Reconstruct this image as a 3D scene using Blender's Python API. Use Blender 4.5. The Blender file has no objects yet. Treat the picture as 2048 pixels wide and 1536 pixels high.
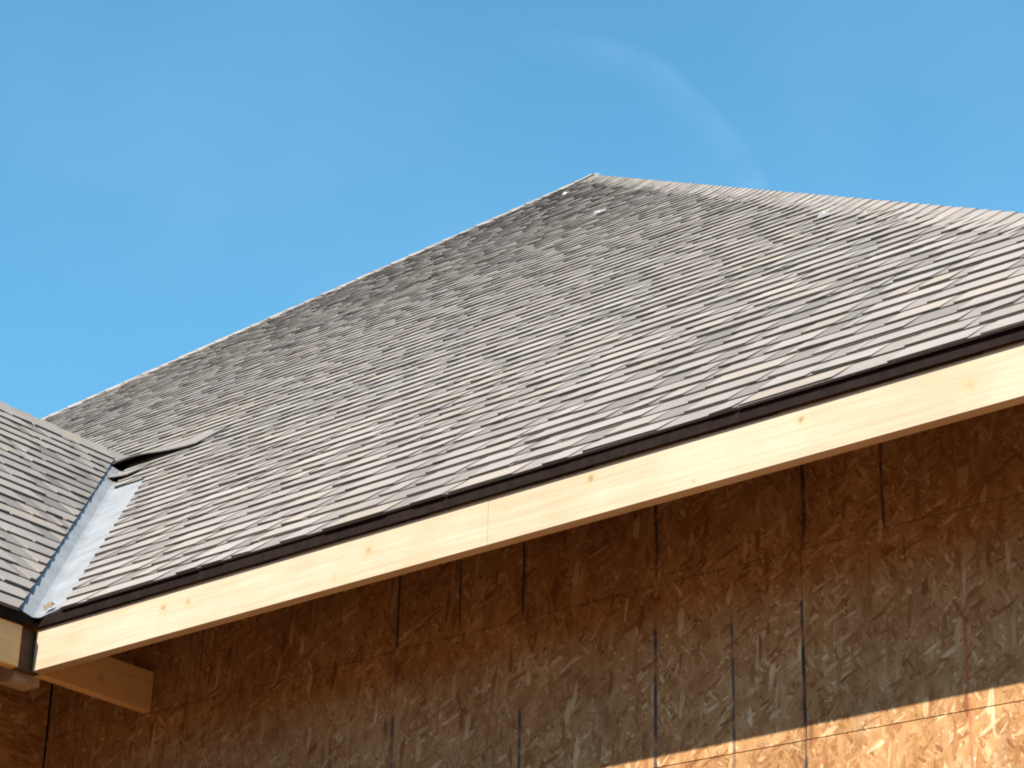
import bpy, bmesh, math, random
import numpy as np
from mathutils import Vector, Matrix

random.seed(11)
rng = np.random.default_rng(11)
sc = bpy.context.scene
COL = sc.collection
H = 4.02                       # height of the fascia corner above the ground (m)

# ------------------------------------------------------------------ camera
cam_d = bpy.data.cameras.new('camera'); cam = bpy.data.objects.new('camera', cam_d); COL.objects.link(cam)
R = np.array([[0.779180420152857, 0.6264931438262386, 0.019601367022047123],
              [0.25343667252672636, -0.343497194394687, 0.9043116334879031],
              [0.5732780528408513, -0.6996542132951782, -0.4264226259819095]])   # rows: camera right, up, back
CPOS = np.array([5.9232208, -4.79966125, -2.42460455])                            # relative to the fascia corner
m = Matrix.Identity(4)
for i in range(3):
    for j in range(3):
        m[i][j] = R[j][i]
m.translation = Vector((CPOS[0], CPOS[1], CPOS[2] + H))
cam.matrix_world = m
FPX = 4800.0
cam_d.sensor_width = 36.0; cam_d.lens = FPX / 2048 * 36.0
cam_d.clip_start = 0.1; cam_d.clip_end = 5000
sc.camera = cam

# ------------------------------------------------------------------ light and exposure
SUN = Vector((0.07, -1.0, 0.975)).normalized()
EL = math.asin(SUN.z)
world = bpy.data.worlds.new('World'); sc.world = world; world.use_nodes = True
wn, wl = world.node_tree.nodes, world.node_tree.links
wn.clear()
w_out = wn.new('ShaderNodeOutputWorld'); w_bg = wn.new('ShaderNodeBackground')
sky = wn.new('ShaderNodeTexSky'); sky.sky_type = 'NISHITA'; sky.sun_disc = False
sky.sun_elevation = EL; sky.sun_rotation = math.atan2(SUN.x, SUN.y)
sky.altitude = 0; sky.air_density = 1.0; sky.dust_density = 0.0; sky.ozone_density = 3.0
w_bg.inputs['Strength'].default_value = 0.1
sun_d = bpy.data.lights.new('sun', 'SUN'); sun = bpy.data.objects.new('sun', sun_d); COL.objects.link(sun)
sun_d.energy = 4.9; sun_d.angle = math.radians(0.53); sun_d.color = (1.0, 0.925, 0.80)
sun.rotation_euler = SUN.to_track_quat('Z', 'Y').to_euler(); sun.location = (0, -20, 40)
vs = sc.view_settings
vs.view_transform = 'Standard'; vs.look = 'None'; vs.gamma = 1.0; vs.use_curve_mapping = False
vs.exposure = 1.08
sc.cycles.filter_width = 2.0
sc.cycles.max_bounces = 8; sc.cycles.diffuse_bounces = 5

# a faint wisp of cirrus, part of the sky itself
def wnode(t, **k):
    n = wn.new(t)
    for a, v in k.items(): setattr(n, a, v)
    return n
tc = wnode('ShaderNodeTexCoord')
def wmath(op, a, b=None, c=None):
    n = wnode('ShaderNodeMath', operation=op)
    for i, v in enumerate((a, b, c)):
        if v is None: continue
        if isinstance(v, (int, float)): n.inputs[i].default_value = v
        else: wl.new(v, n.inputs[i])
    return n.outputs[0]
def wdot(vec, src):
    n = wnode('ShaderNodeVectorMath', operation='DOT_PRODUCT'); wl.new(src, n.inputs[0]); n.inputs[1].default_value = vec
    return n.outputs['Value']
def wramp(v, a, b, lo=0.0, hi=1.0):
    n = wnode('ShaderNodeMapRange', interpolation_type='SMOOTHSTEP'); wl.new(v, n.inputs[0])
    n.inputs[1].default_value = a; n.inputs[2].default_value = b; n.inputs[3].default_value = lo; n.inputs[4].default_value = hi
    return n.outputs[0]
wnz = wnode('ShaderNodeTexNoise'); wl.new(tc.outputs['Generated'], wnz.inputs['Vector'])
wnz.inputs['Scale'].default_value = 14; wnz.inputs['Detail'].default_value = 5
wob = wmath('MULTIPLY_ADD', wnz.outputs['Fac'], 0.0016, -0.0008)
arc = wmath('ADD', wdot((-0.55827913, 0.68993583, 0.46077431), tc.outputs['Generated']), wob)
d_in = wramp(arc, 0.99447, 0.9960, 1, 0)
d_out = wramp(arc, 0.99447, 0.9939, 1, 0)
arc_m = wmath('MULTIPLY', d_in, d_out)
near = wramp(wdot((-0.455, 0.715, 0.53), tc.outputs['Generated']), 0.9925, 0.9996)
wn2 = wnode('ShaderNodeTexNoise'); wl.new(tc.outputs['Generated'], wn2.inputs['Vector'])
wn2.inputs['Scale'].default_value = 5; wn2.inputs['Detail'].default_value = 6
thin = wramp(wn2.outputs['Fac'], 0.40, 0.80, 0.0, 0.05)
wn3 = wnode('ShaderNodeTexNoise'); wl.new(tc.outputs['Generated'], wn3.inputs['Vector'])
wn3.inputs['Scale'].default_value = 38; wn3.inputs['Detail'].default_value = 6; wn3.inputs['Distortion'].default_value = 1.2
fib = wramp(wn3.outputs['Fac'], 0.30, 0.72, 0.25, 1.25)
cl = wmath('ADD', wmath('MULTIPLY', wmath('MULTIPLY', arc_m, near), wmath('MULTIPLY', fib, 0.05)), thin)
tint = wnode('ShaderNodeMix', data_type='RGBA', blend_type='MULTIPLY')      # camera white balance: a slightly cyan clear sky, all round
tint.inputs[0].default_value = 1; wl.new(sky.outputs[0], tint.inputs[6]); tint.inputs[7].default_value = (0.67, 1.22, 1.15, 1)
wmix = wnode('ShaderNodeMix', data_type='RGBA')
wl.new(cl, wmix.inputs[0]); wl.new(tint.outputs[2], wmix.inputs[6]); wmix.inputs[7].default_value = (4.2, 6.2, 8.0, 1)
wl.new(wmix.outputs[2], w_bg.inputs['Color']); wl.new(w_bg.outputs[0], w_out.inputs['Surface'])

# ------------------------------------------------------------------ material helpers
class Mat:
    def __init__(s, name, rough=0.8):
        s.m = bpy.data.materials.new(name); s.m.use_nodes = True
        s.n, s.l = s.m.node_tree.nodes, s.m.node_tree.links
        s.b = s.n['Principled BSDF']; s.b.inputs['Roughness'].default_value = rough
        s.b.inputs['Specular IOR Level'].default_value = 0.25
    def node(s, t, **k):
        x = s.n.new(t)
        for a, v in k.items(): setattr(x, a, v)
        return x
    def put(s, sock, v):
        if isinstance(v, (int, float)): sock.default_value = v
        elif isinstance(v, tuple): sock.default_value = v if len(v) != 3 or sock.type == 'VECTOR' else (*v, 1)
        else: s.l.new(v, sock)
    def math(s, op, a, b=None, c=None):
        x = s.node('ShaderNodeMath', operation=op)
        for i, v in enumerate((a, b, c)):
            if v is not None: s.put(x.inputs[i], v)
        return x.outputs[0]
    def coord(s, kind='Object', scale=(1, 1, 1), rot=(0, 0, 0)):
        t = s.node('ShaderNodeTexCoord'); mp = s.node('ShaderNodeMapping')
        s.l.new(t.outputs[kind], mp.inputs[0]); mp.inputs['Scale'].default_value = scale; mp.inputs['Rotation'].default_value = rot
        return mp.outputs[0]
    def pos(s, scale=(1, 1, 1)):
        t = s.node('ShaderNodeNewGeometry'); mp = s.node('ShaderNodeMapping')
        s.l.new(t.outputs['Position'], mp.inputs[0]); mp.inputs['Scale'].default_value = scale
        return mp.outputs[0]
    def noise(s, vec, scale, detail=4, rough=0.55, out='Fac'):
        x = s.node('ShaderNodeTexNoise'); s.l.new(vec, x.inputs['Vector'])
        x.inputs['Scale'].default_value = scale; x.inputs['Detail'].default_value = detail; x.inputs['Roughness'].default_value = rough
        return x.outputs[out]
    def ramp(s, v, stops, interp='LINEAR'):
        x = s.node('ShaderNodeValToRGB'); x.color_ramp.interpolation = interp
        e = x.color_ramp.elements
        while len(e) < len(stops): e.new(0.5)
        for i, (p, c) in enumerate(stops): e[i].position = p; e[i].color = (*c, 1)
        s.l.new(v, x.inputs[0]); return x.outputs[0]
    def mix(s, f, a, b, blend='MIX'):
        x = s.node('ShaderNodeMix', data_type='RGBA', blend_type=blend)
        s.put(x.inputs[0], f); s.put(x.inputs[6], a); s.put(x.inputs[7], b)
        return x.outputs[2]
    def rng(s, v, a, b, lo=0.0, hi=1.0):
        x = s.node('ShaderNodeMapRange', interpolation_type='SMOOTHSTEP')
        s.l.new(v, x.inputs[0])
        for i, q in enumerate((a, b, lo, hi)): x.inputs[i + 1].default_value = q
        return x.outputs[0]
    def bump(s, h, strength=0.3, dist=0.005):
        x = s.node('ShaderNodeBump'); x.inputs['Strength'].default_value = strength; x.inputs['Distance'].default_value = dist
        s.l.new(h, x.inputs['Height']); s.l.new(x.outputs[0], s.b.inputs['Normal'])
    def color(s, c): s.put(s.b.inputs['Base Color'], c)

def shingle_mat(name, stops, gran=0.25):
    M = Mat(name, 0.92)
    g = M.node('ShaderNodeNewGeometry'); o = M.node('ShaderNodeObjectInfo')
    r = M.math('FRACT', M.math('MULTIPLY_ADD', o.outputs['Random'], 7.31, g.outputs['Random Per Island']))
    c = M.ramp(r, stops)
    p = M.pos()
    gr = M.noise(p, 420, 2)
    c = M.mix(0.5, c, M.ramp(gr, [(0.32, (1 - gran,) * 3), (0.68, (1 + gran,) * 3)]), 'MULTIPLY')
    big = M.noise(p, 2.6, 4)
    c = M.mix(0.6, c, M.ramp(big, [(0.34, (0.84, 0.84, 0.85)), (0.66, (1.14, 1.12, 1.08))]), 'MULTIPLY')
    M.color(c); M.bump(gr, 0.35, 0.002)
    return M.m
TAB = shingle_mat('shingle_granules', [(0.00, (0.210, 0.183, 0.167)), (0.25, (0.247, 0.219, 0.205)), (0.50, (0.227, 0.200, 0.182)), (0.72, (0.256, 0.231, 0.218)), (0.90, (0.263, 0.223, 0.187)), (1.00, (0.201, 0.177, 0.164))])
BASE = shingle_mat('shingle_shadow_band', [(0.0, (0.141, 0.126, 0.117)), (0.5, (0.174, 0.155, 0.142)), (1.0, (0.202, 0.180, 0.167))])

def cut_mat():
    M = Mat('shingle_cut_edge', 0.9)
    M.color(M.mix(M.noise(M.pos(), 60, 2), (0.075, 0.071, 0.065), (0.14, 0.132, 0.120)))
    return M.m
CUT = cut_mat()

def wood_mat(name, axis, knots=(), tone=(1, 1, 1)):
    M = Mat(name, 0.7)
    sc_ = [34, 34, 34]; sc_[axis] = 0.9
    v = M.coord('Object', tuple(sc_))
    g = M.noise(v, 1.0, 6, 0.6)
    c = M.ramp(g, [(0.30, (0.65 * tone[0], 0.505 * tone[1], 0.295 * tone[2])), (0.52, (0.70 * tone[0], 0.56 * tone[1], 0.345 * tone[2])), (0.72, (0.73 * tone[0], 0.60 * tone[1], 0.385 * tone[2]))])
    blot = M.noise(M.coord('Object'), 3.2, 3)
    c = M.mix(0.55, c, M.ramp(blot, [(0.35, (0.86, 0.82, 0.74)), (0.62, (1.06, 1.06, 1.07))]), 'MULTIPLY')
    f = M.noise(M.coord('Object', tuple(4 * q for q in sc_)), 1.0, 3)
    c = M.mix(0.25, c, M.ramp(f, [(0.35, (0.75, 0.7, 0.62)), (0.6, (1.1, 1.1, 1.1))]), 'MULTIPLY')
    ob = M.node('ShaderNodeTexCoord').outputs['Object']
    wv = M.node('ShaderNodeVectorMath', operation='MULTIPLY_ADD')
    M.l.new(M.noise(M.coord('Object'), 40, 2, out='Color'), wv.inputs[0]); wv.inputs[1].default_value = (0.012,) * 3; M.l.new(ob, wv.inputs[2])
    for (kx, ky, kz, kr, dark) in knots:
        d = M.node('ShaderNodeVectorMath', operation='DISTANCE'); M.l.new(wv.outputs[0], d.inputs[0]); d.inputs[1].default_value = (kx, ky, kz)
        halo = M.rng(d.outputs['Value'], kr * 0.8, kr * 2.6, 0.45, 0)
        core = M.rng(d.outputs['Value'], kr * 0.45, kr * 1.1, dark * 0.75, 0)
        c = M.mix(halo, c, (0.40, 0.29, 0.14)); c = M.mix(core, c, (0.20, 0.13, 0.065))
    M.color(c); M.bump(g, 0.15, 0.002)
    return M.m
K1 = [(2.956, 0.006, 0.138, 0.010, 0.9), (2.281, 0.006, 0.142, 0.012, 0.85), (1.469, 0.006, 0.118, 0.013, 0.6), (0.61, 0.006, 0.122, 0.012, 0.75),
      (0.721, 0.006, 0.120, 0.009, 0.6), (1.34, 0.006, 0.06, 0.010, 0.2), (3.44, 0.006, 0.10, 0.012, 0.25), (2.62, 0.006, 0.05, 0.006, 0.3)]
PINE_SUN = wood_mat('pine_x_sun_tone', 0, K1, (0.645, 0.63, 0.735))
PINE_SHADE = wood_mat('pine_y_shade_tone', 1, [(0.006, -0.42, 0.08, 0.010, 0.5), (0.006, 0.30, 0.09, 0.011, 0.4)], (0.94, 0.80, 0.62))  # shaded boards: same pine, bounce light put in as a brighter, more orange colour
STUD = wood_mat('spruce_framing', 1, (), (0.85, 0.75, 0.62))

def osb_mat(name, lines=(), red=()):
    M = Mat(name, 0.75)
    c = None; hsum = None
    base = M.node('ShaderNodeTexCoord').outputs['Object']
    warp = M.node('ShaderNodeVectorMath', operation='MULTIPLY_ADD')
    M.l.new(M.noise(M.coord('Object'), 9, 3, out='Color'), warp.inputs[0]); warp.inputs[1].default_value = (0.010,) * 3; M.l.new(base, warp.inputs[2])
    stops = [(0.0, (0.290, 0.130, 0.047)), (0.16, (0.390, 0.200, 0.080)), (0.36, (0.450, 0.255, 0.110)), (0.58, (0.51, 0.310, 0.145)), (0.78, (0.420, 0.215, 0.085)), (0.93, (0.60, 0.41, 0.22)), (1.0, (0.67, 0.51, 0.33))]
    for k, (ang, sl, sw, thr) in enumerate(((12, 29, 114, None), (72, 25, 106, 0.50), (-31, 32, 126, 0.52), (97, 23, 96, 0.58), (-7, 28, 110, 0.62), (141, 31, 108, 0.62), (49, 26, 144, 0.66), (118, 30, 114, 0.70), (24, 19, 96, 0.76), (84, 16, 72, 0.80))):
        a = math.radians(ang)
        rot = M.node('ShaderNodeMapping'); M.l.new(warp.outputs[0], rot.inputs[0])
        rot.inputs['Rotation'].default_value = (0, a, 0); rot.inputs['Location'].default_value = (k * 3.7, k * 1.3, k * 5.1)
        st = M.node('ShaderNodeVectorMath', operation='MULTIPLY'); M.l.new(rot.outputs[0], st.inputs[0]); st.inputs[1].default_value = (sl, sl, sw)
        vo = M.node('ShaderNodeTexVoronoi'); M.l.new(st.outputs[0], vo.inputs['Vector']); vo.inputs['Scale'].default_value = 1.0
        sp = M.node('ShaderNodeSeparateColor'); M.l.new(vo.outputs['Color'], sp.inputs[0])
        gs = M.node('ShaderNodeVectorMath', operation='MULTIPLY'); M.l.new(rot.outputs[0], gs.inputs[0]); gs.inputs[1].default_value = (12, 12, 300)
        grain = M.noise(gs.outputs[0], 1.0, 2)
        col = M.mix(0.35, M.ramp(sp.outputs[0], stops), M.ramp(grain, [(0.3, (0.72, 0.66, 0.58)), (0.7, (1.22, 1.24, 1.26))]), 'MULTIPLY')
        h = sp.outputs[2]
        if c is None: c, hsum = col, h
        else:
            msk = M.math('GREATER_THAN', sp.outputs[1], thr)
            c = M.mix(msk, c, col)
            mh = M.node('ShaderNodeMix', data_type='FLOAT'); M.l.new(msk, mh.inputs[0]); M.l.new(hsum, mh.inputs[2]); M.l.new(h, mh.inputs[3]); hsum = mh.outputs[0]
    run = M.rng(M.noise(M.coord('Object', (22, 1, 5.5)), 1.0, 3), 0.57, 0.74, 0, 0.38)
    c = M.mix(run, c, (0.52, 0.41, 0.28))
    blot = M.noise(M.coord('Object'), 2.3, 4)
    c = M.mix(0.7, c, M.ramp(blot, [(0.34, (0.80, 0.72, 0.64)), (0.64, (1.10, 1.10, 1.10))]), 'MULTIPLY')
    mot = M.noise(M.coord('Object', (26, 1, 14)), 1.0, 5, 0.65)
    c = M.mix(0.8, c, M.ramp(mot, [(0.34, (0.72, 0.62, 0.52)), (0.52, (0.98, 0.97, 0.96)), (0.70, (1.22, 1.26, 1.32))]), 'MULTIPLY')
    c = M.mix(1.0, c, (0.80, 0.785, 0.76), 'MULTIPLY')
    c = M.mix(1.0, c, M.ramp(M.node('ShaderNodeObjectInfo').outputs['Random'], [(0.0, (0.92, 0.91, 0.90)), (1.0, (1.07, 1.07, 1.08))]), 'MULTIPLY')
    sx = M.node('ShaderNodeSeparateXYZ'); M.l.new(base, sx.inputs[0])
    brk = M.rng(M.noise(M.coord('Object', (3, 1, 14)), 1.0, 4), 0.30, 0.60, 0.25, 1.0)
    wob = M.math('MULTIPLY_ADD', M.noise(M.coord('Object', (1, 1, 2)), 2.0, 2), 0.012, -0.006)
    xx = M.math('ADD', sx.outputs[0], wob)
    for group, ink in ((lines, (0.035, 0.035, 0.045)), (red, (0.36, 0.07, 0.05))):
        acc = None
        for (x, z0, z1, w, st) in group:
            d = M.math('ABSOLUTE', M.math('SUBTRACT', xx, x))
            q = M.math('MULTIPLY', M.rng(d, w * 0.45, w * 1.0, st, 0), M.math('MULTIPLY', M.rng(sx.outputs[2], z0 - 0.01, z0 + 0.01), M.rng(sx.outputs[2], z1 - 0.01, z1 + 0.01, 1, 0)))
            acc = q if acc is None else M.math('MAXIMUM', acc, q)
        if acc is not None: c = M.mix(M.math('MULTIPLY', acc, brk), c, ink)
    M.color(c); M.bump(hsum, 0.25, 0.002)
    return M.m
OSB_MARKED = osb_mat('osb_printed_lines',
    lines=[(2.873, 0.03, 0.6, 0.006, 0.9), (2.621, 0.06, 0.6, 0.007, 1.0), (2.113, 0.03, 0.6, 0.007, 1.0), (1.62, 0.04, 0.6, 0.007, 0.95), (1.367, 0.04, 0.6, 0.006, 0.9),
           (1.113, 0.03, 0.6, 0.007, 0.95), (0.862, 0.1, 0.6, 0.005, 0.35), (0.487, 0.0, 0.6, 0.005, 0.5), (0.228, 0.02, 0.6, 0.006, 0.6),
           (2.934, -0.09, -0.02, 0.006, 0.6), (2.603, -0.85, -0.13, 0.008, 1.0), (2.371, -0.80, -0.12, 0.007, 0.8), (2.107, -0.9, -0.11, 0.008, 0.95),
           (1.613, -0.9, -0.26, 0.008, 0.9), (1.108, -0.9, -0.19, 0.008, 0.8), (0.846, -0.9, -0.22, 0.006, 0.5), (3.36, -0.9, 0.0, 0.006, 0.4), (0.35, -0.9, -0.2, 0.006, 0.4)],
    red=[(3.097, -1.6, 0.6, 0.006, 0.75)])
OSB = osb_mat('osb_plain')

def flash_mat():
    M = Mat('galvanised_valley_metal', 0.6)
    M.b.inputs['Metallic'].default_value = 0.1
    n = M.noise(M.pos((2, 2, 2)), 4, 5); n2 = M.noise(M.pos(), 45, 3)
    c = M.ramp(n, [(0.35, (0.20, 0.205, 0.215)), (0.65, (0.26, 0.265, 0.275))])
    c = M.mix(0.3, c, M.ramp(n2, [(0.4, (0.85, 0.85, 0.84)), (0.6, (1.05, 1.05, 1.05))]), 'MULTIPLY')
    M.color(c); M.bump(n, 0.25, 0.01); return M.m
FLASH = flash_mat()

def plain_mat(name, a, b, scale=20, rough=0.8):
    M = Mat(name, rough); M.color(M.mix(M.rng(M.noise(M.pos(), scale, 4), 0.3, 0.7), a, b)); return M.m
DRIP = plain_mat('dark_brown_drip_metal', (0.010, 0.006, 0.005), (0.016, 0.010, 0.008), 30, 0.8)
DRIP.node_tree.nodes['Principled BSDF'].inputs['Specular IOR Level'].default_value = 0.08
FELT = plain_mat('black_underlay', (0.012, 0.012, 0.012), (0.022, 0.021, 0.021), 30, 0.9)
FILM = plain_mat('white_release_film', (0.19, 0.19, 0.195), (0.27, 0.27, 0.275), 30, 0.4)
CHIP = plain_mat('weathered_wood_chip', (0.16, 0.12, 0.07), (0.28, 0.21, 0.13), 60, 0.8)
BLOCKM = plain_mat('grey_weathered_wood', (0.30, 0.24, 0.18), (0.42, 0.35, 0.27), 25, 0.8)
def ground_mat():
    M = Mat('dry_building_site_earth', 0.95)
    n = M.noise(M.pos(), 0.35, 8); n2 = M.noise(M.pos(), 9, 6)
    c = M.ramp(n, [(0.35, (0.135, 0.062, 0.026)), (0.65, (0.195, 0.098, 0.043))])
    c = M.mix(0.4, c, M.ramp(n2, [(0.3, (0.7, 0.7, 0.7)), (0.7, (1.15, 1.15, 1.15))]), 'MULTIPLY')
    M.color(c); M.bump(n2, 0.5, 0.03); return M.m
EARTH = ground_mat()

# ------------------------------------------------------------------ mesh helpers (house coordinates: origin = fascia corner)
def mesh(name, v, f, mats, mi=None):
    me = bpy.data.meshes.new(name); me.from_pydata([tuple(map(float, q)) for q in v], [], f)
    for q in mats: me.materials.append(q)
    if mi is not None: me.polygons.foreach_set('material_index', mi)
    me.update(); return me
def link(name, me, parent=None, loc=(0, 0, 0)):
    o = bpy.data.objects.new(name, me); COL.objects.link(o)
    if parent is not None: o.parent = parent
    o.location = loc; return o
def boxv(x0, x1, y0, y1, z0, z1):
    v = [(x, y, z) for x in (x0, x1) for y in (y0, y1) for z in (z0, z1)]
    f = [(0, 1, 3, 2), (4, 6, 7, 5), (0, 4, 5, 1), (2, 3, 7, 6), (0, 2, 6, 4), (1, 5, 7, 3)]
    return v, f
def bevbox(name, b, mat, bev=0.0012):
    v, f = boxv(*b); me = mesh(name, v, f, [mat])
    bm = bmesh.new(); bm.from_mesh(me)
    bmesh.ops.bevel(bm, geom=list(bm.edges), offset=bev, segments=1, affect='EDGES')
    bm.to_mesh(me); bm.free(); return me

PITCH = math.radians(39.9); T = math.tan(PITCH); CP, SP = math.cos(PITCH), math.sin(PITCH)
HALF = 8.34; XR = 4.275; XL = XR - 2 * HALF; YB = 2 * HALF - 0.02
W = 2.40                       # half-width of the side wing
WY = -7.0                      # gable end of the side wing
APEX = Vector((XR - HALF, HALF - 0.02, 0.2 + T * HALF))
def zR(y, off=0.0): return 0.2 + T * (y + 0.02) + off
def zL(x, off=0.0): return 0.2 + T * (0.02 - x) + off

# ------------------------------------------------------------------ ground
gv, gf = [], []
N = 90; S = 400.0      # open site; unseen rim of hills added to block low sky from the wall
g = bmesh.new(); bmesh.ops.create_grid(g, x_segments=N, y_segments=N, size=S)
for q in g.verts:
    r = math.hypot(q.co.x, q.co.y)
    k = min(1.0, max(0.0, (r - 30) / 110)); k = k * k * (3 - 2 * k)
    q.co.z = k * (20 + 3.5 * math.sin(q.co.x * 0.043 + 1.0) * math.cos(q.co.y * 0.037) + 2.0 * math.sin(q.co.x * 0.11 + q.co.y * 0.09)) + 0.02 * max(0, r - 140) * 1.0
for fc in g.faces: fc.smooth = True
gm = bpy.data.meshes.new('ground'); g.to_mesh(gm); g.free(); gm.materials.append(EARTH)
ground = link('ground', gm); ground['kind'] = 'structure'; ground['label'] = 'bare brown earth of the building site around the house, its unseen rim raised to block low sky'

# ------------------------------------------------------------------ house
house = bpy.data.objects.new('house', None); COL.objects.link(house); house.location = (0, 0, 0); house.empty_display_size = 1
house['label'] = 'unfinished house with grey-tan shingled hip roof, pale wood fascia and bare particle board walls'
house['category'] = 'house'
UP = (0, 0, H)
def part(name, me, label=None):
    o = link(name, me, house, UP)
    if label: o['label'] = label
    return o

# roof decks (sheathing with black underlay on top)
e = 0.001
def slab(polys, th):
    """polys: list of top polygons (x,y,z); adds a lower copy and closes each one."""
    v, f = [], []
    for P in polys:
        n = len(P); o = len(v)
        v += [Vector(q) for q in P] + [Vector(q) - Vector((0, 0, th)) for q in P]
        f.append(tuple(range(o, o + n))); f.append(tuple(range(o + 2 * n - 1, o + n - 1, -1)))
        for i in range(n):
            j = (i + 1) % n; f.append((o + i, o + n + i, o + n + j, o + j))
    return v, f
ez = -0.004
y0 = -0.004
deck_top = [
    [(0.0, 0.0, zR(0, ez)), (XR - 0.018, y0, zR(y0, ez)), (APEX.x, APEX.y, APEX.z + ez), (XL + 0.018, y0, zR(y0, ez)), (-2 * W, 0.0, zR(0, ez)), (-W, W, zR(W, ez))],
    [(XR - 0.018, y0, zR(y0, ez)), (XR - 0.018, YB - 0.018, zR(y0, ez)), (APEX.x, APEX.y, APEX.z + ez)],
    [(XR - 0.018, YB - 0.018, zR(y0, ez)), (XL + 0.018, YB - 0.018, zR(y0, ez)), (APEX.x, APEX.y, APEX.z + ez)],
    [(XL + 0.018, YB - 0.018, zR(y0, ez)), (XL + 0.018, y0, zR(y0, ez)), (APEX.x, APEX.y, APEX.z + ez)]]
main_roof = part('main_roof', mesh('main_roof', *slab(deck_top, 0.022), [FELT]), 'large hip roof with two hips meeting at the peak')
wing_top = [[(0.004, WY, zL(0.004, ez)), (0.0, 0.0, zL(0, ez)), (-W, W, zL(-W, ez)), (-W, WY, zL(-W, ez))],
            [(-2 * W - 0.004, WY, zL(0.004, ez)), (-W, WY, zL(-W, ez)), (-W, W, zL(-W, ez)), (-2 * W, 0.0, zL(0, ez))]]
wing_roof = part('wing_roof', mesh('wing_roof', *slab(wing_top, 0.022), [FELT]), 'lower gable roof at the left running into the main roof')

# ---------------- shingles
class Slope:
    def __init__(s, o, u, v, n): s.m = Matrix((u, v, n)).transposed().to_4x4(); s.m.translation = Vector(o)
SR = Slope((0, -0.02, 0.2), Vector((1, 0, 0)), Vector((0, CP, SP)), Vector((0, -SP, CP)))
SL = Slope((0.02, 0, 0.2), Vector((0, 1, 0)), Vector((-CP, 0, SP)), Vector((SP, 0, CP)))
EXPO = 0.131
def shingle_geo(rs, width=1.0):
    """laminated shingle: thin backing strip and random tabs on it; u 0..width, v up the slope, w off the roof"""
    v, f, mi = [], [], []
    def strip(u0, u1, a, b, vf, wf, vb, wb, m_top, taper=0.0, w_under=0.0):
        o = len(v)
        v.extend([(u0 + taper, vf, wf + a), (u1 - taper, vf, wf + b), (u1, vb, wb), (u0, vb, wb),
                  (u0 + taper, vf + 0.001, w_under), (u1 - taper, vf + 0.001, w_under), (u1, vb, wb - 0.004), (u0, vb, wb - 0.004)])
        f.extend([(o, o + 1, o + 2, o + 3), (o, o + 4, o + 5, o + 1), (o + 1, o + 5, o + 6, o + 2), (o + 3, o + 7, o + 4, o)])
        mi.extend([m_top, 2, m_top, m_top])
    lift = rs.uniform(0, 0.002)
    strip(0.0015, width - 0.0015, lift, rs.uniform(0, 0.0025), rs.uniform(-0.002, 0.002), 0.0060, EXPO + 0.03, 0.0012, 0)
    u = rs.uniform(-0.05, 0.05)
    while u < width - 0.02:
        wt = rs.choice((0.10, 0.14, 0.18, 0.24, 0.30)) * rs.uniform(0.85, 1.15)
        a, b = max(u, 0.002), min(u + wt, width - 0.002)
        if b - a > 0.03:
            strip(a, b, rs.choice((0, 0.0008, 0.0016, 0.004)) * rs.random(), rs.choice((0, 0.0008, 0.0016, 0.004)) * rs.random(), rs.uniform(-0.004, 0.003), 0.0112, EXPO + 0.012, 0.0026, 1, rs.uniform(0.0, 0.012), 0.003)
        u += wt + rs.choice((0.03, 0.06, 0.09, 0.13)) * rs.uniform(0.8, 1.2)
    return v, f, mi
rs = random.Random(5)
VAR = []
for k in range(14):
    v, f, mi = shingle_geo(rs)
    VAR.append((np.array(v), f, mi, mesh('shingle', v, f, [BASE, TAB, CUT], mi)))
def clipped(geo_v, geo_f, geo_mi, mat4, planes):
    me = mesh('shingle', geo_v, geo_f, [BASE, TAB, CUT], geo_mi); me.transform(mat4)
    bm = bmesh.new(); bm.from_mesh(me)
    for (co, no) in planes:
        bmesh.ops.bisect_plane(bm, geom=list(bm.verts) + list(bm.edges) + list(bm.faces), dist=1e-5, plane_co=co, plane_no=no, clear_outer=True)
    if not bm.faces: bm.free(); bpy.data.meshes.remove(me); return None
    bm.to_mesh(me); bm.free(); me.transform(mat4.inverted()); return me
def proj(P):
    q = R @ (np.array(P) - CPOS)
    if q[2] > -0.1: return None
    return np.array([1024 - q[0] * FPX / q[2], 768 + q[1] * FPX / q[2]])

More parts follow.
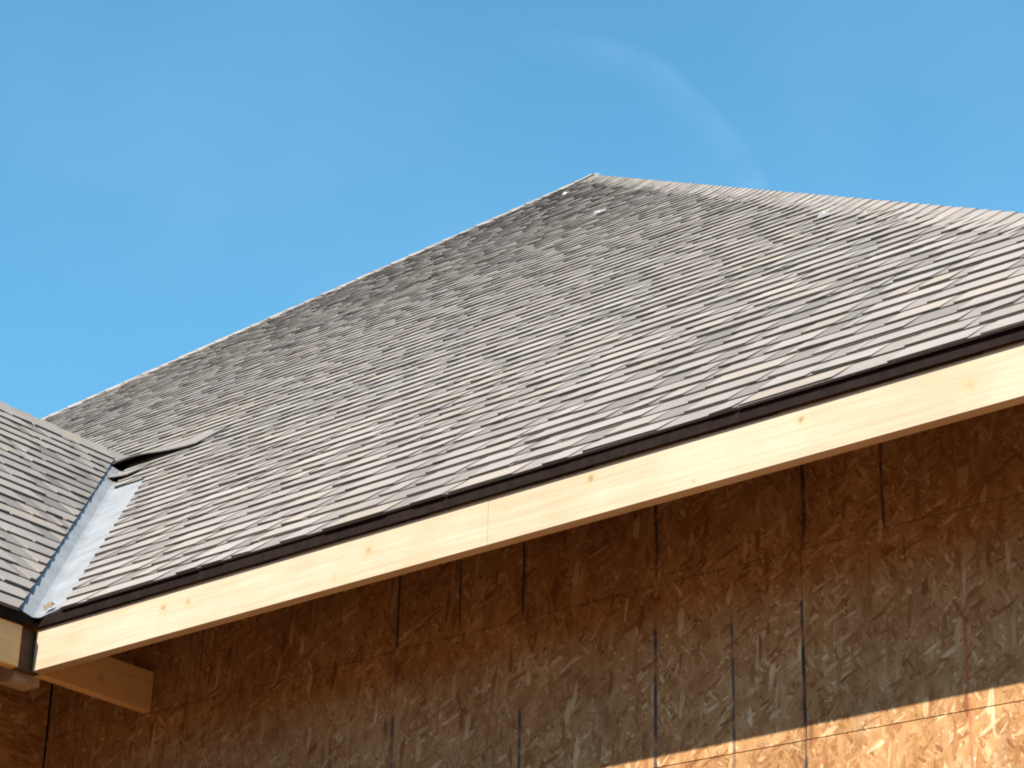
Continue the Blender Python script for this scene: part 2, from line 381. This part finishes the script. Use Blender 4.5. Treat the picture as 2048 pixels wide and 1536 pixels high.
items = []    # (size, roof, matrix, variant index or clipped mesh)
def lay(slope, roof, umin, umax, nrow, planes, inside, flip=False):
    for r in range(nrow):
        v = r * EXPO
        off = rs.uniform(0, 1.0) if r % 3 else rs.uniform(0.3, 0.7)
        u = umin - off
        while u < umax:
            cs = [slope.m @ Vector((u + a, v + b, 0)) for a, b in ((0, 0), (1, 0), (0, EXPO + .03), (1, EXPO + .03))]
            ins = [inside(c) for c in cs]
            k = rs.randrange(len(VAR))
            mat = slope.m @ Matrix.Translation((u, v + rs.uniform(-0.002, 0.002), rs.uniform(-0.0004, 0.0008))) @ Matrix.Rotation(rs.uniform(-0.0025, 0.0025), 4, 'Z')
            u += 1.0
            lo = [min(i[j] for i in ins) for j in range(len(planes))]; hi = [max(i[j] for i in ins) for j in range(len(planes))]
            if any(h < -0.02 for h in hi): continue
            # size in the photograph
            pts = []
            for a in (0.05, 0.5, 0.95):
                p, q = proj(slope.m @ Vector((u - 1 + a, v, 0))), proj(slope.m @ Vector((u - 1 + a, v + EXPO, 0)))
                if p is None or q is None: continue
                if -40 < p[0] < 2088 and -10 < p[1] < 1546: pts.append((p, q))
            size = 0.0
            if pts:
                hgt = float(np.mean([abs(q[1] - p[1]) for p, q in pts])); size = hgt * hgt * len(pts) / 3
            if min(lo) < 0.001:
                me = clipped(VAR[k][0], VAR[k][1], VAR[k][2], mat, planes)
                if me is not None: items.append((size * 0.8, roof, mat, me))
            else: items.append((size, roof, mat, k))
sq = 1 / math.sqrt(2)
VAL = Vector((-sq, sq, 0)); VN = Vector((sq, sq, 0))     # valley direction in plan; VN points to the main slope side
def vn_r(): return Vector((1, 1.12, 0)).normalized()
# main slope, right of the valley (valley gap widens slightly upwards), between the two hips
nrm_v = Vector((0.7276, 0.686, 0)).normalized(); c_v = Vector((0.115, 0.0, 0))
hipR = (Vector((XR, -0.02, 0)), Vector((1, 1, 0)).normalized())
hipL = (Vector((XL, -0.02, 0)), Vector((-1, 1, 0)).normalized())
YT = 1.84                      # above this height the courses run across the head of the valley
pl_low = [(c_v, -nrm_v), hipR, hipL]
def ins_low(c): return (Vector((c.x, c.y, 0)) - c_v).dot(nrm_v), (Vector((XR, -0.02, 0)) - Vector((c.x, c.y, 0))).dot(hipR[1]), (Vector((XL, -0.02, 0)) - Vector((c.x, c.y, 0))).dot(hipL[1])
n_low = int((YT + 0.02) / CP / EXPO)
lay(SR, 'm', -2.6, XR + 0.2, n_low, pl_low, ins_low)
rows_all = int(HALF / CP / EXPO)
def lay_from(r0, r1, umin, umax, planes, inside):
    o = Slope((0, -0.02, 0.2), Vector((1, 0, 0)), Vector((0, CP, SP)), Vector((0, -SP, CP)))
    o.m = o.m @ Matrix.Translation((0, r0 * EXPO, 0)); lay(o, 'm', umin, umax, r1 - r0, planes, inside)
c_h = VN * 0.012; 
pl_mid = [(c_h, -VN), hipR, hipL]
def ins_mid(c): return (Vector((c.x, c.y, 0)) - c_h).dot(VN), ins_low(c)[1], ins_low(c)[2]
n_mid = int((W + 0.02) / CP / EXPO) + 1
lay_from(n_low, n_mid, -2.6, XR, pl_mid, ins_mid)
pl_up = [hipR, hipL]
def ins_up(c): return ins_low(c)[1], ins_low(c)[2]
lay_from(n_mid, rows_all, XL, XR, pl_up, ins_up)
# left part of the main slope beyond the wing
pl_far = [(Vector((-2 * W - 0.1, 0, 0)), Vector((1, -1, 0)).normalized() * -1 * -1), hipL]
nf = Vector((-1, 1, 0)).normalized(); cf = Vector((-2 * W - 0.1, 0, 0))
pl_far = [(cf, -nf), hipL]
def ins_far(c): return (Vector((c.x, c.y, 0)) - cf).dot(nf), ins_low(c)[2]
lay(SR, 'm', XL, -W - 0.1, n_mid, [(cf, -nf), hipL, (Vector((-W, 0, 0)), Vector((1, 0, 0)))], lambda c: (*ins_far(c), -W - c.x))
# wing slope: clipped along the valley and at the ridge
c_w = VN * -0.055
pl_w = [(c_w, VN), (Vector((-W, 0, 0)), Vector((-1, 0, 0))), (Vector((0, WY, 0)), Vector((0, -1, 0)))]
def ins_w(c): return (c_w - Vector((c.x, c.y, 0))).dot(VN), c.x + W, c.y - WY
lay(SL, 'w', WY, W + 0.3, int((W + 0.02) / CP / EXPO) + 1, pl_w, ins_w)

items.sort(key=lambda q: -q[0])
ROOF = {'m': main_roof, 'w': wing_roof}
field = {'m': ([], [], [], [0]), 'w': ([], [], [], [0])}
for rank, (size, roof, mat, k) in enumerate(items):
    if rank < 300 and size > 0:
        me = VAR[k][3] if isinstance(k, int) else k
        o = link('shingle', me, ROOF[roof]); o.matrix_basis = mat
    else:
        fv, ff, fm, cnt = field[roof]
        if isinstance(k, int): vv, pf, pm = VAR[k][0], VAR[k][1], VAR[k][2]
        else:
            vv = np.array([q.co[:] for q in k.vertices]); pf = [tuple(p.vertices) for p in k.polygons]; pm = [p.material_index for p in k.polygons]
        M4 = np.array(mat); b = cnt[0]
        fv.append(vv @ M4[:3, :3].T + M4[:3, 3]); ff.extend([tuple(i + b for i in p) for p in pf]); fm.extend(pm); cnt[0] += len(vv)
# slopes turned away from the photograph: one plain lapped strip per course
def far_courses(roof, o, u, v, n, rows, ext):
    fv, ff, fm, cnt = field[roof]
    for r in range(rows):
        a, b = ext(r * EXPO); a2, b2 = ext((r + 1) * EXPO + 0.02)
        P = [o + u * a + v * (r * EXPO) + n * 0.012, o + u * b + v * (r * EXPO) + n * 0.012, o + u * b2 + v * ((r + 1) * EXPO + 0.02) + n * 0.002, o + u * a2 + v * ((r + 1) * EXPO + 0.02) + n * 0.002,
             o + u * a + v * (r * EXPO), o + u * b + v * (r * EXPO)]
        k = cnt[0]; fv.append(np.array([q[:] for q in P])); ff.extend([(k, k + 1, k + 2, k + 3), (k, k + 4, k + 5, k + 1)]); fm.extend([1, 2]); cnt[0] += 6
hipext = lambda v: (v * CP, 2 * HALF - v * CP)
far_courses('m', Vector((XR, -0.02, 0.2)), Vector((0, 1, 0)), Vector((-CP, 0, SP)), Vector((SP, 0, CP)), rows_all, hipext)
far_courses('m', Vector((XR, YB, 0.2)), Vector((-1, 0, 0)), Vector((0, -CP, SP)), Vector((0, SP, CP)), rows_all, hipext)
far_courses('m', Vector((XL, YB, 0.2)), Vector((0, -1, 0)), Vector((CP, 0, SP)), Vector((-SP, 0, CP)), rows_all, hipext)
far_courses('w', Vector((-2 * W - 0.02, 0, 0.2)), Vector((0, -1, 0)), Vector((CP, 0, SP)), Vector((-SP, 0, CP)), int((W + 0.02) / CP / EXPO), lambda v: (0.06 - v * CP, -WY))
for q, roof in (('m', main_roof), ('w', wing_roof)):
    fv, ff, fm, cnt = field[q]
    o = link('shingle_field', mesh('shingle_field', np.concatenate(fv), ff, [BASE, TAB, CUT], fm), roof); o['kind'] = 'stuff'

# ---------------- hip and ridge caps: folded pieces lapped along the line
def cap_mesh(nA, nB, d, half=0.125, ln=0.20):
    """d: direction up the line; nA/nB: outward downhill directions of the two slopes (unit, in slope)"""
    v, f = [], []
    for s, wf in ((0.0, 0.019), (ln, 0.010)):
        for (side, t) in ((nA, half), (nA, 0.03), (None, 0), (nB, 0.03), (nB, half)):
            p = d * s + Vector((0, 0, wf + (0.004 if side is None else 0)))
            if side is not None: p += side * t - (Vector((0, 0, 0.009)) if t > 0.05 else Vector((0, 0, 0)))
            v.append(p)
    o = len(v)
    for i in range(5): v.append(v[i] - Vector((0, 0, 0.006)))
    f = [(i, i + 1, i + 6, i + 5) for i in range(4)] + [(o + i, o + i + 1, i + 1, i) for i in range(4)] + [(0, 5, o), (4, o + 4, 9)]
    me = mesh('hip_cap', v, f, [TAB, CUT], [0] * 4 + [1] * 4 + [0, 0])
    bm = bmesh.new(); bm.from_mesh(me); bmesh.ops.recalc_face_normals(bm, faces=bm.faces); bm.to_mesh(me); bm.free()
    return me
dR = (APEX - Vector((XR, -0.02, 0.2))).normalized(); dL = (APEX - Vector((XL, -0.02, 0.2))).normalized()
def perp(slope_dir, hip, down_hint):
    n = slope_dir.cross(hip).normalized(); q = hip.cross(n).normalized()
    return q if q.dot(down_hint) > 0 else -q
nR, nF = Vector((SP, 0, CP)), Vector((0, -SP, CP)); nLft = Vector((-SP, 0, CP))
def side(n, hip, hint):
    q = n.cross(hip).normalized(); return q if q.dot(hint) > 0 else -q
capR = cap_mesh(side(nF, dR, Vector((-1, -1, -1))), side(nR, dR, Vector((1, 1, -1))), dR)
capL = cap_mesh(side(nF, dL, Vector((1, -1, -1))), side(nLft, dL, Vector((-1, 1, -1))), dL)
for me, start, d in ((capR, Vector((XR, -0.02, 0.2)), dR), (capL, Vector((XL, -0.02, 0.2)), dL)):
    L = (APEX - start).length; n = int(L / 0.15)
    for i in range(n):
        s = L - 0.16 - i * 0.15
        if s < 0: break
        P = start + d * s
        q = proj(P)
        if q is None or not (-60 < q[0] < 2110 and -60 < q[1] < 1600): continue
        o = link('hip_cap', me, main_roof); o.location = P; o.rotation_euler = (rs.uniform(-0.01, 0.01), rs.uniform(-0.01, 0.01), rs.uniform(-0.012, 0.012))
# a small folded cap closing the peak
capP = cap_mesh(side(nF, dR, Vector((-1, -1, -1))), side(nR, dR, Vector((1, 1, -1))), dR, 0.16, 0.22)
o = link('peak_cap', capP, main_roof); o.location = APEX - dR * 0.17 + Vector((0, 0, 0.008))
capW = cap_mesh(Vector((CP, 0, -SP)), Vector((-CP, 0, -SP)), Vector((0, -1, 0)), 0.15, 0.20)
zw = zL(-W)
for i in range(int((W - WY) / 0.15) - 1):
    o = link('ridge_cap', capW, wing_roof); o.location = (-W, W - 0.02 - i * 0.15, zw); o.rotation_euler = (0, 0, rs.uniform(-0.012, 0.012))

# ---------------- lifted shingles above the head of the valley
def lifted(name, u0, u1, v0, depth, prof, n=14, skew=0.0):
    """slope-coordinate sheet on the main slope with its lower edge raised by prof(t)"""
    v, f, mi = [], [], []
    nb = 5
    for j in range(nb + 1):
        s = j / nb
        for i in range(n + 1):
            t = i / n
            hgt = 0.013 + prof(t) * (1 - s) ** 1.6
            if j == nb: hgt = 0.005
            p = SR.m @ Vector((u0 + (u1 - u0) * t, v0 + skew * t + depth * s - 0.02 * math.sin(math.pi * t) * (1 - s), hgt)); v.append(p)
    w = n + 1
    for j in range(nb):
        for i in range(n):
            f.append((j * w + i, j * w + i + 1, (j + 1) * w + i + 1, (j + 1) * w + i)); mi.append(0)
    me = mesh(name, v, f, [BASE, CUT, FELT], mi)
    bm = bmesh.new(); bm.from_mesh(me)
    ret = bmesh.ops.solidify(bm, geom=list(bm.faces), thickness=0.005)
    bm.to_mesh(me); bm.free(); return me
bumpf = lambda t: 0.055 * math.sin(math.pi * min(1, max(0, t))) ** 1.2
vv_ = lambda y: (y + 0.02) / CP
for (u0, u1, y, dep, pr, sk) in ((-2.50, -1.66, 2.17, 0.30, lambda t: 0.046 * math.exp(-((t - 0.48) / 0.30) ** 2) + 0.003, 0.0),
                                 (-2.32, -1.84, 1.93, 0.20, lambda t: 0.036 * math.exp(-((t - 0.55) / 0.30) ** 2) + 0.006, 0.0)):
    o = link('lifted_shingle', lifted('lifted_shingle', u0, u1, vv_(y), dep, pr, skew=sk), main_roof)
    o['label'] = 'curled shingle lifted off the roof with a black gap under it'

# ---------------- valley metal
v, f = [], []
nS = 16
prof = [(-0.22, 0), (-0.10, 0), (-0.012, 0), (0.0, 1), (0.012, 0), (0.11, 0), (0.24, 0)]
for i in range(nS + 1):
    s = -0.03 + (W - 0.25 + 0.03) * i / nS
    for (q, rib) in prof:
        # plan point: along the valley plus q across it, lifted onto the slope it lies over
        x, y = -s + q * sq, s + q * sq
        z = (zR(y) if q >= 0 else zL(x)) - 0.002 + 0.006 * rib + (0.0008 * math.sin(i * 1.7 + q * 9) if abs(q) > 0.05 else 0)
        v.append((x, y, z))
k = len(prof)
for i in range(nS):
    for j in range(k - 1): f.append((i * k + j, i * k + j + 1, (i + 1) * k + j + 1, (i + 1) * k + j))
me = mesh('valley_flashing', v, f, [FLASH])
bm = bmesh.new(); bm.from_mesh(me)
# trim the lower end flush with the two eaves
bmesh.ops.bisect_plane(bm, geom=list(bm.verts) + list(bm.edges) + list(bm.faces), dist=1e-5, plane_co=(0.035, -0.035, 0), plane_no=(1, -1, 0), clear_outer=True)
bmesh.ops.bisect_plane(bm, geom=list(bm.verts) + list(bm.edges) + list(bm.faces), dist=1e-5, plane_co=(0, -0.03, 0), plane_no=(0.25, -1, 0), clear_outer=True) if False else None
bmesh.ops.solidify(bm, geom=list(bm.faces), thickness=0.0012)
bm.to_mesh(me); bm.free()
part('valley_flashing', me, 'pale galvanised metal strip lining the valley between the two roofs')

# ---------------- fascias, drip edges
part('fascia_board', bevbox('fascia_board', (0.002, 1.9132, 0.0, 0.038, 0.025, 0.166), PINE_SUN), 'sunlit pale pine fascia board next to the corner')
part('fascia_board', bevbox('fascia_board', (1.9136, XR - 0.02, 0.0003, 0.0383, 0.025, 0.166), PINE_SUN), 'sunlit pale pine fascia board at the right')
part('fascia_board', bevbox('fascia_board', (-0.038, 0.0, WY, -0.058, 0.025, 0.166), PINE_SHADE), 'shaded fascia board of the left wing')
part('fascia_board', bevbox('fascia_board', (-0.038, 0.0, 0.040, 0.528, 0.025, 0.166), PINE_SHADE), 'shaded board under the eave running back to the wall')
part('corner_block', bevbox('corner_block', (-0.036, -0.012, -0.056, 0.038, 0.025, 0.166), plain_mat('dark_brown_wood', (0.06, 0.033, 0.018), (0.10, 0.058, 0.032), 30)), 'dark recessed block in the inside corner of the fascias')  # dark brown block filling the dark strip between the fascia boards
part('nailer_block', bevbox('nailer_block', (-0.125, -0.045, -0.035, 0.075, 0.000, 0.10), BLOCKM), 'small grey nailing block under the corner')
for x0, x1, nm in ((0.014, XR - 0.01, 'x'),):
    part('drip_edge', bevbox('drip_edge', (x0, x1, -0.0125, -0.001, 0.168, 0.2045), DRIP, 0.001), 'dark brown metal drip edge above the sunlit fascia')
part('drip_edge', bevbox('drip_edge', (0.001, 0.0125, WY, -0.016, 0.168, 0.2045), DRIP, 0.001), 'dark brown metal drip edge of the left wing')
# rafter tails under the open eaves
def tail(x):
    p = [(0.04, 0.03), (0.525, 0.30), (0.525, zR(0.525, -0.03)), (0.04, zR(0.04, -0.03))]
    v = [(x + d, y, z) for d in (0, 0.038) for (y, z) in p]
    return mesh('rafter_tail', v, [(0, 1, 2, 3), (7, 6, 5, 4), (0, 4, 5, 1), (1, 5, 6, 2), (2, 6, 7, 3), (3, 7, 4, 0)], [STUD])
t0 = tail(0.0)
for i in range(7): link('rafter_tail', t0, house, (0.42 + i * 0.6, 0, H))
tw_v = [(-y + 0.0, -x, z) for (x, y, z) in [q.co[:] for q in t0.vertices]]
t1 = mesh('rafter_tail', tw_v, [tuple(p.vertices) for p in t0.polygons], [STUD])
for i in range(9): link('rafter_tail', t1, house, (0, -0.45 - i * 0.6, H))

# ---------------- walls: particle board panels nailed side by side
WALLY = 0.53
main_wall = part('main_wall', mesh('main_wall', *boxv(-0.55, XR - 0.53, WALLY + 0.0125, WALLY + 0.12, -H, 0.60), [FELT]), 'shaded bare particle board wall under the eave')
rows = [(0.0225, 0.60, 2.615), (-0.5175, 0.0205, 2.605), (-1.74, -0.5205, 2.602), (-2.96, -1.743, 1.38), (-H + 0.05, -2.963, 2.60)]
for (z0, z1, seam) in rows:
    xs = [-0.53] + [s for s in (seam - 2.44, seam) if -0.4 < s < XR - 0.6] + [XR - 0.53]
    for a, b in zip(xs[:-1], xs[1:]):
        dy = rs.uniform(-0.001, 0.001)
        v, f = boxv(a + 0.0015, b - 0.0015, WALLY + dy, WALLY + 0.012, z0, z1)
        if z0 == -1.74 or z1 > -0.6 and z0 < -0.5:      # the seam between these two rows runs slightly downhill to the right
            v = [(x, y, z - (0.013 * (x - 2.0) if abs(z + 0.519) < 0.01 else 0)) for x, y, z in v]
        link('panel', mesh('panel', v, f, [OSB_MARKED]), main_wall)
wing_wall = part('wing_wall', mesh('wing_wall', *boxv(-0.65, -0.5425, WY + 0.5, WALLY - 0.004, -H, 0.60), [FELT]), 'dark particle board wall of the left wing')
for (z0, z1) in ((0.02, 0.60), (-1.2, 0.017), (-2.42, -1.203), (-H + 0.05, -2.423)):
    for a, b in ((WY + 0.5, -4.35), (-4.347, -1.91), (-1.907, WALLY - 0.006)):
        v, f = boxv(-0.542, -0.53 + rs.uniform(-0.001, 0.001), a + 0.0015, b - 0.0015, z0, z1)
        link('panel', mesh('panel', v, f, [OSB]), wing_wall)
def wall(name, b): part(name, mesh(name, *boxv(*b), [OSB]))
wall('end_wall', (XR - 0.65, XR - 0.53, WALLY + 0.125, YB - 0.6, -H, 0.6))
wall('back_wall', (XL + 0.53, XR - 0.535, YB - 0.595, YB - 0.5, -H, 0.6))
wall('far_wall', (XL + 0.53, XL + 0.65, WALLY + 0.125, YB - 0.6, -H, 0.6))
wall('front_wall', (XL + 0.53, -2 * W + 0.53, WALLY + 0.01, WALLY + 0.12, -H, 0.6))
wall('wing_outer_wall', (-2 * W + 0.53, -2 * W + 0.65, WY + 0.5, WALLY, -H, 0.6))
gz = zL(-W, -0.04)
gp = [(-2 * W + 0.53, -H), (-0.53, -H), (-0.53, zL(-0.53, -0.04)), (-W, gz), (-2 * W + 0.53, zL(-0.53, -0.04))]
v = [(x, y, z) for y in (WY + 0.40, WY + 0.495) for x, z in gp]
part('gable_wall', mesh('gable_wall', v, [(0, 1, 2, 3, 4), (9, 8, 7, 6, 5)] + [(i, i + 5, (i + 1) % 5 + 5, (i + 1) % 5) for i in range(5)], [OSB]))

# ------------------------------------------------------------------ small things lying on the roof
def scrap(name, P, sx, sy, mat, label, cat, seed, group=None):
    r = random.Random(seed); v, f = [], []
    n = 4
    for j in range(n + 1):
        for i in range(n + 1):
            v.append((sx * (i / n - .5) + r.uniform(-.1, .1) * sx / n, sy * (j / n - .5) + r.uniform(-.1, .1) * sy / n, 0.03 * sx / 0.1 * r.random() * (0.4 + math.sin(math.pi * i / n))))
    for j in range(n):
        for i in range(n): f.append((j * (n + 1) + i, j * (n + 1) + i + 1, (j + 1) * (n + 1) + i + 1, (j + 1) * (n + 1) + i))
    me = mesh(name, v, f, [mat]); bm = bmesh.new(); bm.from_mesh(me); bmesh.ops.solidify(bm, geom=list(bm.faces), thickness=0.0015); bm.to_mesh(me); bm.free()
    o = link(name, me); o['label'] = label; o['category'] = cat
    if group: o['group'] = group
    o.matrix_world = Matrix.Translation((0, 0, H)) @ Matrix.Translation(P) @ SR.m.to_3x3().to_4x4() @ Matrix.Rotation(r.uniform(0, 3), 4, 'Z')
    return o
def onR(x, y, off): return Vector((x, y, zR(y))) + Vector((0, -SP, CP)) * off
G = 'scraps of white film on the roof'
scrap('film_scrap', onR(-3.62, 7.45, 0.02), 0.05, 0.06, FILM, 'small white film scrap just below the roof peak on its left hip side', 'scrap', 1, G)
scrap('film_scrap', onR(-1.779, 5.436, 0.02), 0.05, 0.09, FILM, 'brightest white film scrap, below and right of the roof peak', 'scrap', 2, G)
scrap('film_scrap', onR(1.562, 2.475, 0.02), 0.04, 0.05, FILM, 'white film scrap near the right hip, farthest from the peak', 'scrap', 3, G)
cx, cy = 0.045, 0.045
scrap('wood_chip', Vector((0.03, 0.02, zR(0.02) + 0.012)), 0.05, 0.03, CHIP, 'brown wood chip lying at the foot of the pale valley metal', 'chip', 4)
